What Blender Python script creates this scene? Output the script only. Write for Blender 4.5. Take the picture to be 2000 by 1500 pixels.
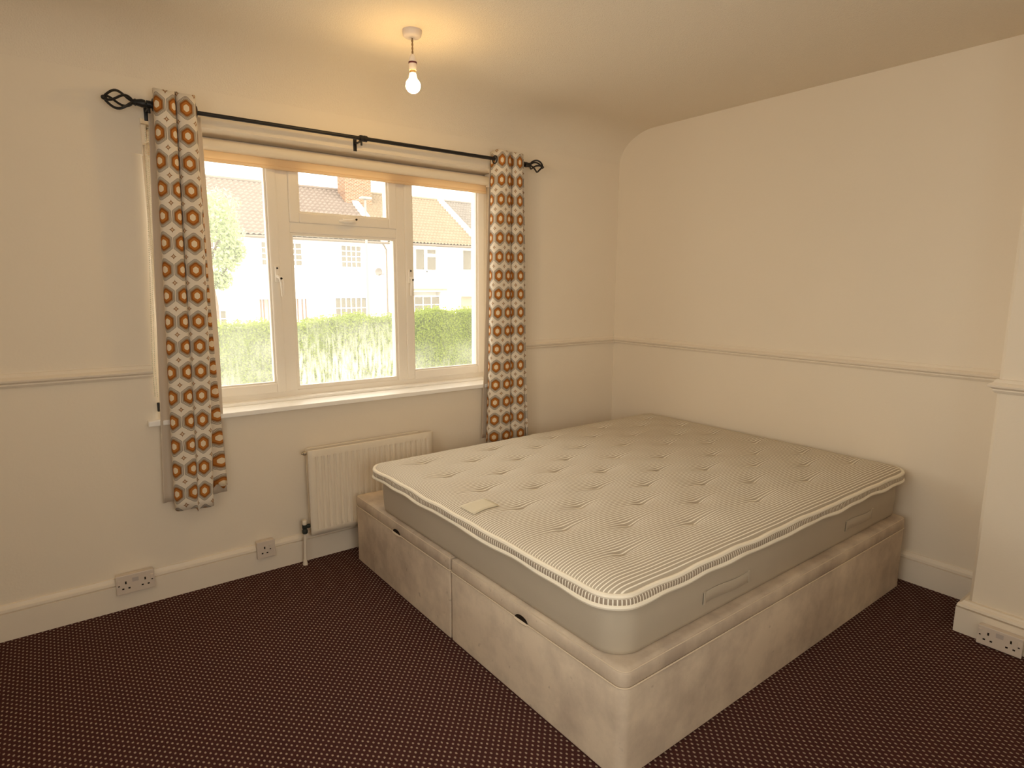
import bpy, math, random
from mathutils import Matrix, Vector
random.seed(7)
for o in list(bpy.data.objects): bpy.data.objects.remove(o)
S = bpy.context.scene
COL = S.collection
PI = math.pi

# ------------------------------------------------------------ camera, world, light, exposure
CAM_POS = Vector((-3.2622, -3.029, 1.4228)); YAW, PITCH, ROLL = .6567, -.1611, .0061
fw = Vector((math.sin(YAW)*math.cos(PITCH), math.cos(YAW)*math.cos(PITCH), math.sin(PITCH)))
r0 = Vector((math.cos(YAW), -math.sin(YAW), 0)); u0 = r0.cross(fw)
rt = r0*math.cos(ROLL) + u0*math.sin(ROLL); up = -r0*math.sin(ROLL) + u0*math.cos(ROLL)
cam = bpy.data.cameras.new('camera'); camo = bpy.data.objects.new('camera', cam); COL.objects.link(camo)
cam.sensor_fit = 'HORIZONTAL'; cam.sensor_width = 36.0; cam.lens = 1187.1166/2000*36.0
cam.clip_start = .02; cam.clip_end = 300
m = Matrix((rt, up, -fw)).transposed().to_4x4(); m.translation = CAM_POS
camo.matrix_world = m
S.camera = camo
W = bpy.data.worlds.new('sky'); S.world = W; W.use_nodes = True
bg = W.node_tree.nodes['Background']; bg.inputs[0].default_value = (1.0, .945, .84, 1); bg.inputs[1].default_value = 1.0
S.view_settings.view_transform = 'Standard'; S.view_settings.look = 'None'
S.view_settings.gamma = 1; S.view_settings.use_curve_mapping = False
S.view_settings.exposure = 2.60
S.cycles.use_denoising = True
S.cycles.max_bounces = 14; S.cycles.diffuse_bounces = 10; S.cycles.transparent_max_bounces = 16
S.cycles.sample_clamp_indirect = 6.0
BULB_STRENGTH = 31.0

def portal(name, loc, rot, sx, sy):
    l = bpy.data.lights.new(name, 'AREA'); l.shape = 'RECTANGLE'; l.size = sx; l.size_y = sy
    l.cycles.is_portal = True
    o = bpy.data.objects.new(name, l); COL.objects.link(o); o.location = loc; o.rotation_euler = rot
portal('daylight_portal_front', (-1.936, .30, 1.46), (-PI/2, 0, 0), 1.85, 1.25)
portal('daylight_portal_side', (-4.06, -2.45, 1.575), (0, -PI/2, 0), 1.25, 1.6)  # sampling portal for the added side window
portal('daylight_portal_back', (-2.95, -4.06, 1.475), (PI/2, 0, 0), 1.3, 1.25)  # sampling portal for the added rear window

# ------------------------------------------------------------ node helpers
class N:
    def __init__(s, name, rough=.6, spec=.3):
        s.m = bpy.data.materials.new(name); s.m.use_nodes = True
        s.t = s.m.node_tree; s.b = s.t.nodes['Principled BSDF']
        s.b.inputs['Roughness'].default_value = rough
        s.b.inputs['Specular IOR Level'].default_value = spec
        s.out = s.t.nodes['Material Output']
    def new(s, ty): return s.t.nodes.new(ty)
    def put(s, inp, v):
        if hasattr(v, 'is_output'): s.t.links.new(v, inp)
        elif isinstance(v, tuple): inp.default_value = (v + (1,)) if len(v) == 3 and len(inp.default_value) == 4 else v
        else: inp.default_value = v
    def M(s, op, *a):
        n = s.new('ShaderNodeMath'); n.operation = op
        for i, v in enumerate(a): s.put(n.inputs[i], v)
        return n.outputs[0]
    def co(s, kind='Object'): return s.new('ShaderNodeTexCoord').outputs[kind]
    def sep(s, v):
        n = s.new('ShaderNodeSeparateXYZ'); s.put(n.inputs[0], v); return n.outputs
    def comb(s, x, y, z):
        n = s.new('ShaderNodeCombineXYZ')
        for i, v in enumerate((x, y, z)): s.put(n.inputs[i], v)
        return n.outputs[0]
    def noise(s, vec, scale, detail=3, rough=.5):
        n = s.new('ShaderNodeTexNoise'); s.put(n.inputs['Vector'], vec)
        n.inputs['Scale'].default_value = scale; n.inputs['Detail'].default_value = detail; n.inputs['Roughness'].default_value = rough
        return n.outputs[0]
    def ramp(s, f, stops, mode='LINEAR'):
        n = s.new('ShaderNodeValToRGB'); n.color_ramp.interpolation = mode
        e = n.color_ramp.elements
        while len(e) < len(stops): e.new(.5)
        for el, (p, c) in zip(e, stops):
            el.position = p; el.color = (c + (1,)) if len(c) == 3 else c
        s.put(n.inputs[0], f); return n.outputs[0]
    def mix(s, f, a, b):
        n = s.new('ShaderNodeMix'); n.data_type = 'RGBA'
        s.put(n.inputs[0], f); s.put(n.inputs[6], a); s.put(n.inputs[7], b); return n.outputs[2]
    def mapr(s, v, a, b, c=0., d=1.):
        n = s.new('ShaderNodeMapRange'); n.clamp = True
        s.put(n.inputs[0], v)
        for i, x in enumerate((a, b, c, d)): n.inputs[i+1].default_value = x
        return n.outputs[0]
    def bump(s, h, strength=.3, dist=.01):
        n = s.new('ShaderNodeBump'); n.inputs['Strength'].default_value = strength; n.inputs['Distance'].default_value = dist
        s.put(n.inputs['Height'], h); s.t.links.new(n.outputs[0], s.b.inputs['Normal'])
    def col(s, v): s.put(s.b.inputs['Base Color'], v)

def plain(name, c, rough=.5, spec=.3, metal=0, var=0.):
    n = N(name, rough, spec); n.b.inputs['Metallic'].default_value = metal
    if var:
        f = n.noise(n.co(), 9.0, 4)
        n.col(n.mix(f, tuple(x*(1-var) for x in c), tuple(min(1, x*(1+var)) for x in c)))
    else: n.col(c)
    return n.m

WALLC = (.80, .72, .595)
def wall_mat(name, bump_scale, bump_str, dist):
    n = N(name, .75, .2)
    f = n.noise(n.co(), 1.3, 3)
    n.col(n.mix(f, tuple(x*.975 for x in WALLC), tuple(x*1.02 for x in WALLC)))
    n.bump(n.noise(n.co(), bump_scale, 3, .6), bump_str, dist)
    return n.m
M_WALL = wall_mat('wall_emulsion', 90, .12, .004)
M_CEIL = wall_mat('ceiling_stipple', 170, .55, .006)
M_TRIM = plain('gloss_trim_paint', (.80, .72, .60), .35, .4, var=.02)
M_UPVC = plain('white_upvc', (.86, .81, .725), .3, .45)
M_SILL = plain('sill_gloss', (.93, .91, .86), .3, .5)
M_BLACK = plain('black_iron', (.012, .010, .009), .45, .4)
M_DARKHOLE = plain('dark_slot', (.02, .013, .008), .8, .1)
M_SOCKET = plain('socket_plastic', (.66, .575, .49), .35, .5)
M_RAD = plain('radiator_enamel', (.80, .72, .59), .35, .45)
M_METAL = plain('valve_chrome', (.55, .52, .46), .25, .5, 1)
M_GREEN = plain('valve_dark', (.03, .035, .03), .5, .3)

def carpet():
    n = N('maroon_dot_carpet', .95, .05)
    o = n.sep(n.co()); p = .0245
    def grid(off):
        a = n.M('SUBTRACT', n.M('FRACT', n.M('ADD', n.M('DIVIDE', o[0], p), off+50)), .5)
        b = n.M('SUBTRACT', n.M('FRACT', n.M('ADD', n.M('DIVIDE', o[1], p*1.06), off+50)), .5)
        a = n.M('MULTIPLY', a, 1.35)
        return n.M('SQRT', n.M('ADD', n.M('MULTIPLY', a, a), n.M('MULTIPLY', b, b)))
    d = n.M('MINIMUM', grid(0.), grid(.5))
    wob = n.M('MULTIPLY', n.M('SUBTRACT', n.noise(n.co(), 160, 2), .5), .16)
    d = n.M('ADD', d, wob)
    f = n.mapr(d, .115, .215, 1, 0)
    base = n.mix(n.noise(n.co(), 240, 2), (.044, .0155, .0140), (.082, .031, .027))
    big = n.noise(n.co(), .9, 2)
    base = n.mix(n.mapr(big, .35, .7), base, (.066, .024, .021))
    n.col(n.mix(n.M('MULTIPLY', f, .85), base, (.48, .38, .29)))
    n.bump(n.noise(n.co(), 420, 2), .5, .004)
    return n.m
M_CARPET = carpet()

def curtain_mat():
    n = N('retro_hexagon_print', .85, .1)
    o = n.sep(n.co('UV'))
    ax = n.M('ABSOLUTE', n.M('SUBTRACT', n.M('FRACT', n.M('ADD', o[0], 50.)), .5))
    ay = n.M('ABSOLUTE', n.M('SUBTRACT', n.M('FRACT', n.M('ADD', o[1], 50.)), .5))
    d1 = n.M('MULTIPLY', ax, 1.95)
    d2 = n.M('ADD', n.M('MULTIPLY', ax, 1.08), n.M('MULTIPLY', ay, 2.02))
    d = n.M('SMOOTH_MAX', d1, d2, .08); d = n.M('SMOOTH_MAX', d, n.M('MULTIPLY', ay, 2.2), .08)
    cr = (.84, .765, .645); c2 = (.86, .74, .54); og = (.52, .20, .040); od = (.34, .112, .024); br = (.32, .20, .10); ln = (.10, .070, .045); g = (.55, .46, .33)
    st = [(0, c2), (.30, og), (.50, od), (.62, br), (.68, g), (.72, ln), (.76, cr), (.805, ln), (.845, cr), (.885, ln), (.925, cr)]
    c = n.ramp(d, st, 'CONSTANT')
    ux = n.M('SUBTRACT', .5, ax); uy = n.M('SUBTRACT', .5, ay)
    sd = n.M('ADD', n.M('POWER', n.M('MULTIPLY', ux, 5.0), .6), n.M('POWER', n.M('MULTIPLY', uy, 7.2), .6))
    star = n.ramp(sd, [(0, ln), (.30, c2), (.62, od), (.80, br), (.97, cr)], 'CONSTANT')
    insidestar = n.M('LESS_THAN', sd, 1.0)
    c = n.mix(insidestar, c, star)
    n.col(c)
    n.bump(n.noise(n.co(), 500, 2), .2, .002)
    t = n.new('ShaderNodeBsdfTranslucent'); n.t.links.new(c.node.outputs[2], t.inputs[0])
    ms = n.new('ShaderNodeMixShader'); ms.inputs[0].default_value = .18
    n.t.links.new(n.b.outputs[0], ms.inputs[1]); n.t.links.new(t.outputs[0], ms.inputs[2]); n.t.links.new(ms.outputs[0], n.out.inputs[0])
    return n.m
M_CURT = curtain_mat()
def translucent(name, c, f, rough=.85):
    n = N(name, rough, .1); n.col(c)
    t = n.new('ShaderNodeBsdfTranslucent'); t.inputs[0].default_value = c + (1,)
    ms = n.new('ShaderNodeMixShader'); ms.inputs[0].default_value = f
    n.t.links.new(n.b.outputs[0], ms.inputs[1]); n.t.links.new(t.outputs[0], ms.inputs[2]); n.t.links.new(ms.outputs[0], n.out.inputs[0])
    return n.m
M_LINING = translucent('curtain_lining', (.76, .67, .55), .25)
M_BLIND = translucent('blind_fabric', (.90, .75, .53), .5)
M_BLINDROLL = plain('blind_roll_fabric', (.84, .75, .60), .8, .1)
M_CHAIN = plain('bead_chain_plastic', (.80, .78, .62), .4, .4)

def glass(name, haze_base, fogtop, fogbot, streak, amount):
    n = N(name)
    tr = n.new('ShaderNodeBsdfTransparent')
    gl = n.new('ShaderNodeBsdfGlossy'); gl.inputs['Roughness'].default_value = .02
    lw = n.new('ShaderNodeFresnel'); lw.inputs[0].default_value = 1.45
    m1 = n.new('ShaderNodeMixShader'); n.t.links.new(n.M('MULTIPLY', lw.outputs[0], .7), m1.inputs[0])
    n.t.links.new(tr.outputs[0], m1.inputs[1]); n.t.links.new(gl.outputs[0], m1.inputs[2])
    fog = n.new('ShaderNodeBsdfTranslucent'); fog.inputs[0].default_value = (.93, .93, .88, 1)
    o = n.sep(n.co())
    v = n.comb(n.M('MULTIPLY', o[0], 1.), 0., n.M('MULTIPLY', o[2], .16))
    s1 = n.noise(v, 70, 3, .6); s2 = n.noise(n.co(), 330, 2, .7); s3 = n.noise(n.co(), 5, 2)
    pat = n.mapr(n.M('ADD', n.M('MULTIPLY', s1, streak), n.M('ADD', n.M('MULTIPLY', s2, .55), n.M('MULTIPLY', s3, .5))), .45+streak*.42, .85+streak*.55)
    zf = n.mapr(o[2], fogtop, fogbot)
    f = n.M('ADD', haze_base, n.M('MULTIPLY', n.M('MULTIPLY', zf, pat), amount))  # even base haze: mist plus a veil of flare; the patterned part is condensation
    m2 = n.new('ShaderNodeMixShader'); n.t.links.new(f, m2.inputs[0])
    n.t.links.new(m1.outputs[0], m2.inputs[1]); n.t.links.new(fog.outputs[0], m2.inputs[2])
    n.t.links.new(m2.outputs[0], n.out.inputs[0])
    return n.m
M_GLASS_L = glass('glass_fogged', .065, 1.30, .95, .5, .22)
M_GLASS_M = glass('glass_running_condensation', .055, 1.25, .98, 1.1, .42)
M_GLASS_R = glass('glass_light_mist', .035, 1.1, .95, .4, .2)
M_GLASS_C = glass('glass_clear', .02, 1., .9, .3, .0)

# ------------------------------------------------------------ mesh helpers
def mk(name, verts, faces, mat, parent=None, uv=None, smooth=False, angle=40, base=None):
    me = bpy.data.meshes.new(name); me.from_pydata([tuple(v) for v in verts], [], faces); me.update()
    if smooth:
        me.shade_smooth(); me.set_sharp_from_angle(angle=math.radians(angle))
    if uv:
        l = me.uv_layers.new(name='UVMap')
        for lp in me.loops: l.data[lp.index].uv = uv[lp.vertex_index]
    if mat: me.materials.append(mat)
    o = bpy.data.objects.new(name, me); COL.objects.link(o)
    if parent is not None:
        o.parent = parent; o.matrix_parent_inverse = Matrix.Translation(-wloc(parent))
    return o
def wloc(p):
    return Vector(p.location) if p.parent is None else Vector((0, 0, 0))
def tag(o, label=None, cat=None, group=None, kind=None):
    if label: o['label'] = label
    if cat: o['category'] = cat
    if group: o['group'] = group
    if kind: o['kind'] = kind
    return o
def empty(name, loc, label, cat, group=None, kind=None):
    o = bpy.data.objects.new(name, None); COL.objects.link(o); o.location = loc; o.empty_display_size = .1
    return tag(o, label, cat, group, kind)

class B:
    """collects shapes in world coordinates into one mesh"""
    def __init__(s): s.v = []; s.f = []
    def add(s, v, f):
        k = len(s.v); s.v += [tuple(x) for x in v]; s.f += [tuple(i+k for i in q) for q in f]; return s
    def box(s, x0, x1, y0, y1, z0, z1, bev=0):
        if x0 > x1: x0, x1 = x1, x0
        if y0 > y1: y0, y1 = y1, y0
        if z0 > z1: z0, z1 = z1, z0
        if not bev:
            v = [(x, y, z) for z in (z0, z1) for y in (y0, y1) for x in (x0, x1)]
            return s.add(v, [(0, 2, 3, 1), (4, 5, 7, 6), (0, 1, 5, 4), (2, 6, 7, 3), (0, 4, 6, 2), (1, 3, 7, 5)])
        b = min(bev, (x1-x0)*.49, (y1-y0)*.49, (z1-z0)*.49)
        import bmesh
        bm = bmesh.new(); bmesh.ops.create_cube(bm, size=1)
        for q in bm.verts: q.co = Vector(((x0+x1)/2+q.co.x*(x1-x0), (y0+y1)/2+q.co.y*(y1-y0), (z0+z1)/2+q.co.z*(z1-z0)))
        bmesh.ops.bevel(bm, geom=bm.edges[:], offset=b, segments=2, profile=.6, affect='EDGES')
        bm.verts.index_update()
        s.add([q.co for q in bm.verts], [[q.index for q in f.verts] for f in bm.faces]); bm.free(); return s
    def loft(s, rings, closed=True, cap=True):
        n = len(rings[0]); v = [p for r in rings for p in r]; f = []
        for i in range(len(rings)-1):
            for j in range(n if closed else n-1):
                a, b = i*n+j, i*n+(j+1) % n
                f.append((a, b, b+n, a+n))
        if cap and closed:
            f.append(tuple(range(n))[::-1]); f.append(tuple(range((len(rings)-1)*n, len(rings)*n)))
        return s.add(v, f)
    def tube(s, pts, r, n=8, cap=True, closed=False):
        pts = [Vector(p) for p in pts]; rings = []; up_ = None; L = len(pts)
        for i, p in enumerate(pts):
            if closed: t = pts[(i+1) % L]-pts[i-1]
            else: t = pts[min(i+1, L-1)]-pts[max(i-1, 0)]
            t.normalize()
            if up_ is None: up_ = Vector((0, 0, 1)) if abs(t.z) < .9 else Vector((1, 0, 0))
            a = t.cross(up_); a.normalize(); b = a.cross(t); up_ = b
            rr = r[i] if isinstance(r, (list, tuple)) else r
            rings.append([p+a*math.cos(2*PI*k/n)*rr+b*math.sin(2*PI*k/n)*rr for k in range(n)])
        if closed: rings.append(rings[0])
        return s.loft(rings, True, cap and not closed)
    def lathe(s, prof, c, n=20, axis='z'):
        rings = []
        for r, h in prof:
            ring = []
            for k in range(n):
                a = 2*PI*k/n; p, q = r*math.cos(a), r*math.sin(a)
                ring.append((c[0]+p, c[1]+q, c[2]+h) if axis == 'z' else (c[0]+h, c[1]+p, c[2]+q) if axis == 'x' else (c[0]+q, c[1]+h, c[2]+p))
            rings.append(ring)
        return s.loft(rings)
    def prism(s, poly, a, b, axis='x'):
        """poly: 2D points, extruded along axis from a to b"""
        def P(p, t): return (t, p[0], p[1]) if axis == 'x' else (p[0], t, p[1]) if axis == 'y' else (p[0], p[1], t)
        return s.loft([[P(p, a) for p in poly], [P(p, b) for p in poly]])
    def make(s, name, mat, parent=None, smooth=False, angle=40, uv=None):
        o = mk(name, s.v, s.f, mat, parent, uv, smooth, angle)
        import bmesh
        bm = bmesh.new(); bm.from_mesh(o.data); bmesh.ops.recalc_face_normals(bm, faces=bm.faces); bm.to_mesh(o.data); bm.free()
        return o
def struct(o, label, cat): return tag(o, label, cat, kind='structure')

# ------------------------------------------------------------ the room
XL, YB, H = -4.00, -4.00, 2.44
CZ0, CY = 2.245, .30                       # cove start height, cove depth
OX0, OX1, OZ0, OZ1 = -2.865, -1.006, .805, 2.092   # window opening
WT = .32
struct(B().box(XL-.2, .2, YB-.2, WT, -.12, 0).make('floor', M_CARPET), 'dark maroon carpet dotted with small beige specks', 'carpet')
cove = [(-CY*(1-math.cos(a))**1.0, CZ0+(H-CZ0)*math.sin(a)) for a in [i*PI/2/14 for i in range(15)]]
poly = [(WT, CZ0)] + cove + [(YB-.2, H), (YB-.2, 2.62), (WT, 2.62)]
struct(B().prism(poly, XL-.2, .2).make('ceiling', M_CEIL, smooth=True, angle=30), 'stippled cream ceiling curving down into the window wall', 'ceiling')
w = B()
def jamb(x_out, x_in, r, z0, z1, n=8):
    sgn = 1 if x_in > x_out else -1
    pts = [(x_out, 0)]
    for i in range(n+1):
        a = PI/2*i/n
        pts.append((x_in-sgn*r+sgn*r*math.sin(a), r-r*math.cos(a)))
    pts += [(x_in, WT), (x_out, WT)]
    w.prism(pts, z0, z1, 'z')
jamb(XL-.2, OX0, .055, OZ0, 1.95); jamb(XL-.2, OX0, .008, 1.95, OZ1, 3)
jamb(.2, OX1, .012, OZ0, OZ1, 4)
w.box(XL-.2, .2, 0, WT, OZ1, CZ0); w.box(XL-.2, .2, 0, WT, -.12, OZ0)
struct(w.make('wall_window', M_WALL, smooth=True, angle=35), 'cream plaster wall around the bedroom window', 'wall')
struct(B().box(0, .2, YB-.2, 0, -.12, 2.62).make('wall_right', M_WALL), 'plain cream wall right of the bed with a dado rail', 'wall')
BX0, BX1, BZ0, BZ1 = -3.25, -1.65, .95, 2.20          # unseen side window added for fill light: y range and z range
w = B().box(XL-.2, XL, YB-.2, BX0, -.12, 2.62).box(XL-.2, XL, BX1, 0, -.12, 2.62).box(XL-.2, XL, BX0, BX1, -.12, BZ0).box(XL-.2, XL, BX0, BX1, BZ1, 2.62)
struct(w.make('wall_left', M_WALL), 'plain cream wall on the left side of the room with an added fill-light window', 'wall')
KX0, KX1, KZ0, KZ1 = -3.60, -2.30, .85, 2.10          # unseen rear window added for fill light
w = B().box(XL, KX0, YB-.2, YB, -.12, 2.62).box(KX1, 0, YB-.2, YB, -.12, 2.62).box(KX0, KX1, YB-.2, YB, -.12, KZ0).box(KX0, KX1, YB-.2, YB, KZ1, 2.62)
struct(w.make('wall_back', M_WALL), 'plain cream wall behind the viewpoint with an added fill-light window', 'wall')
BRX, BRY = -.311, -2.326
struct(B().prism([(0, YB), (BRX, YB), (BRX, BRY-.012), (BRX+.012, BRY), (0, BRY)], 0, H, 'z').make('wall_chimney_breast', M_WALL), 'cream chimney breast stepping out at the right edge', 'wall')

# skirting: profile (depth, height)
SK = [(0, 0), (.020, 0), (.020, .1125), (.011, .1150), (.011, .1165), (.0195, .1195), (.018, .130), (.011, .137), (.008, .145), (.003, .147), (0, .147)]
def run_profile(name, prof, path, mat, label, cat='skirting'):
    """path: list of (x,y,nx,ny): point on the wall face with the (mitred) outward direction"""
    rings = [[(x+nx*d, y+ny*d, z) for d, z in prof] for x, y, nx, ny in path]
    return struct(B().loft(rings).make(name, mat, smooth=True, angle=25), label, cat)
run_profile('baseboard_window', SK, [(XL, 0, 0, -1), (0, 0, -1, -1)], M_TRIM, 'cream moulded skirting board along the window wall')
run_profile('baseboard_right', SK, [(0, 0, -1, -1), (0, BRY, -1, 1)], M_TRIM, 'cream moulded skirting board along the right wall beside the bed')
SKB = [(d*1.6, z*.95+.0) for d, z in SK]
run_profile('baseboard_breast', SKB, [(0, BRY, 0, 1), (BRX, BRY, -1, 1), (BRX, YB, -1, 0)], M_TRIM, 'cream skirting board wrapped around the chimney breast')
DR = [(0, 1.0167), (.006, 1.0167), (.010, 1.022), (.013, 1.027), (.011, 1.031), (.016, 1.036), (.026, 1.040), (.028, 1.047), (.022, 1.053), (.013, 1.058), (.010, 1.064), (.006, 1.071), (0, 1.072)]
run_profile('trim_1', DR, [(XL, 0, 0, -1), (-2.905, 0, 0, -1)], M_TRIM, 'cream dado rail left of the window', 'dado rail')
run_profile('trim_2', DR, [(-.985, 0, 0, -1), (0, 0, -1, -1)], M_TRIM, 'short cream dado rail between window and room corner', 'dado rail')
run_profile('trim_3', DR, [(0, 0, -1, -1), (0, BRY, -1, 1)], M_TRIM, 'cream dado rail along the wall right of the bed', 'dado rail')
run_profile('trim_4', DR, [(0, BRY, 0, 1), (BRX, BRY, -1, 1), (BRX, YB, -1, 0)], M_TRIM, 'cream dado rail on the chimney breast at the right edge', 'dado rail')

# ------------------------------------------------------------ window
win = empty('window_1', (-1.936, .2, OZ0), 'white plastic three-part window looking onto the street', 'window', kind='structure')
FY0, FY1 = .168, .245        # frame faces
GY = .205
OT = 2.088
def frame_ring(x0, x1, z0, z1, t, y0, y1, bev=.004, tb=None, tt=None):
    tb = t if tb is None else tb; tt = t if tt is None else tt
    b = B()
    b.box(x0, x0+t, y0, y1, z0, z1, bev); b.box(x1-t, x1, y0, y1, z0, z1, bev)
    b.box(x0+t-.002, x1-t+.002, y0, y1, z0, z0+tb, bev); b.box(x0+t-.002, x1-t+.002, y0, y1, z1-tt, z1, bev)
    return b
frame_ring(OX0, OX1, .838, OT, .028, FY0, FY1, tb=.034).make('outer_frame', M_UPVC, win)
MX = ((-2.288, -2.224), (-1.634, -1.578))
for a, c in MX: B().box(a, c, FY0-.002, FY1, .868, 2.062, .006).make('mullion', M_UPVC, win)
B().box(-2.226, -1.632, FY0-.002, FY1, 1.680, 1.735, .006).make('transom', M_UPVC, win)
def sash(x0, x1, z0, z1, t, y0=FY0-.012, tt=None):
    o = frame_ring(x0, x1, z0, z1, t, y0, FY1-.01, .007, tb=t, tt=tt).make('sash', M_UPVC, win)
    b = frame_ring(x0+t-.003, x1-t+.003, z0+t-.003, z1-(tt or t)+.003, .012, y0+.012, y0+.03, .003)
    b.make('glazing_bead', M_UPVC, o)
    return o
sl = sash(OX0+.024, -2.285, .868, 2.062, .048)
sr = sash(-1.581, OX1-.024, .868, 2.062, .048)
st_ = sash(-2.228, -1.630, 1.731, 2.062, .050)
frame_ring(-2.226, -1.632, .866, 1.682, .016, FY0+.006, FY0+.03, .003, tb=.026).make('glazing_bead', M_UPVC, win)
def pane(x0, x1, z0, z1, mat): return B().box(x0, x1, GY, GY+.006, z0, z1).make('pane', mat, win)
pane(OX0+.068, -2.330, .912, 2.02, M_GLASS_L); pane(-1.536, OX1-.068, .912, 2.02, M_GLASS_R)
pane(-2.18, -1.678, 1.778, 2.015, M_GLASS_C); pane(-2.214, -1.644, .888, 1.67, M_GLASS_M)
# handles
def handle_v(x, z, par, s=1):
    h = B().box(x-.011, x+.011, FY0-.028, FY0-.010, z-.045, z+.035, .005)
    h.tube([(x, FY0-.028, z-.015), (x+s*.004, FY0-.052, z-.02), (x+s*.010, FY0-.056, z-.05), (x+s*.012, FY0-.050, z-.115)], [.010, .010, .009, .006], 8)
    o = h.make('handle', M_UPVC, par, smooth=True, angle=50)
    B().lathe([(.0045, -.003), (.0045, 0)], (x-.002, FY0-.030, z+.025), 10, 'y').make('keyhole', M_DARKHOLE, o)
    B().lathe([(.0055, -.004), (.0055, 0)], (x+s*.006, FY0-.062, z-.026), 10, 'y').make('lock_button', M_DARKHOLE, o)
handle_v(-2.306, 1.475, sl); handle_v(-1.558, 1.475, sr, -1)
z = 1.757
h = B().box(-1.955, -1.875, FY0-.028, FY0-.010, z-.011, z+.011, .005)
h.tube([(-1.90, FY0-.028, z), (-1.905, FY0-.05, z-.002), (-1.93, FY0-.054, z-.006), (-1.985, FY0-.05, z-.010)], [.010, .010, .009, .006], 8)
o = h.make('handle', M_UPVC, st_, smooth=True, angle=50)
B().lathe([(.0055, -.004), (.0055, 0)], (-1.893, FY0-.060, z+.004), 10, 'y').make('lock_button', M_DARKHOLE, o)
# sill board with a back upstand
B().box(OX0-.075, -.955, -.032, .0, .805, .828, .004).box(OX0, OX1, -.004, .25, .805, .828).make('sill', M_SILL, win)
B().box(OX0, OX1, .112, FY0+.02, .828, .842, .003).make('sill_upstand', M_SILL, win)

fill_win_left = empty('fill_window_left', (XL-.1, -2.45, BZ0), 'white framed window added unseen for fill light in the left wall beside the viewpoint', 'window', kind='structure')  # out of view, added to light the room from the left
X0, X1 = XL-.14, XL-.07
B().box(X0, X1, BX0, BX0+.05, BZ0, BZ1, .004).box(X0, X1, BX1-.05, BX1, BZ0, BZ1, .004).box(X0, X1, BX0+.05, BX1-.05, BZ0, BZ0+.05, .004).box(X0, X1, BX0+.05, BX1-.05, BZ1-.05, BZ1, .004).make('outer_frame', M_UPVC, fill_win_left)
B().box(X0, X1, -2.48, -2.42, BZ0+.05, BZ1-.05, .004).make('mullion', M_UPVC, fill_win_left)
for a, c in ((BX0+.05, -2.48), (-2.42, BX1-.05)): B().box(XL-.108, XL-.102, a, c, BZ0+.05, BZ1-.05).make('pane', M_GLASS_C, fill_win_left)

fill_win_back = empty('fill_window_back', (-2.95, YB-.1, KZ0), 'white framed window added unseen for fill light in the wall behind the viewpoint', 'window', kind='structure')  # out of view, added to brighten the window wall from behind
frame_ring(KX0, KX1, KZ0, KZ1, .05, YB-.14, YB-.07).make('outer_frame', M_UPVC, fill_win_back)
B().box(KX0+.045, KX1-.045, YB-.108, YB-.102, KZ0+.045, KZ1-.045).make('pane', M_GLASS_C, fill_win_back)

# ------------------------------------------------------------ roller blind
bl = empty('roller_blind', (-1.936, .12, 2.04), 'tan roller blind rolled up at the head of the window', 'blind')
B().lathe([(.0, 0), (.026, 0), (.026, 1.80), (0, 1.80)], (-2.835, .122, 2.048), 18, 'x').make('roll', M_BLINDROLL, bl, smooth=True)
B().box(-2.83, -1.04, .128, .1295, 1.985, 2.05).make('fabric', M_BLIND, bl)
B().tube([(-2.83, .1287, 1.981), (-1.04, .1287, 1.981)], .0085, 8).make('bottom_bar', M_BLIND, bl, smooth=True)
for x in (-2.848, -1.022): B().box(x-.012, x+.012, .095, .15, 2.015, 2.09, .004).make('end_bracket', M_UPVC, bl)
cb = B()
def bead(c, r=.0032):
    x, y, z = c; cb.add([(x+r, y, z), (x-r, y, z), (x, y+r, z), (x, y-r, z), (x, y, z+r*1.1), (x, y, z-r*1.1)],
                        [(0, 2, 4), (2, 1, 4), (1, 3, 4), (3, 0, 4), (2, 0, 5), (1, 2, 5), (3, 1, 5), (0, 3, 5)])
zz = 2.06
while zz > .93:
    t = (2.06-zz)/1.13
    bead((-2.853-.05*min(1, t*1.15), -.015-.012*math.sin(t*PI), zz)); bead((-2.843-.05*min(1, t*1.15), -.012, zz-.004)); zz -= .0085
cb.make('bead_chain', M_CHAIN, bl)
B().box(-2.898, -2.886, -.014, 0.0, .865, .905, .003).make('chain_cleat', M_BLACK, bl)

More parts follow.
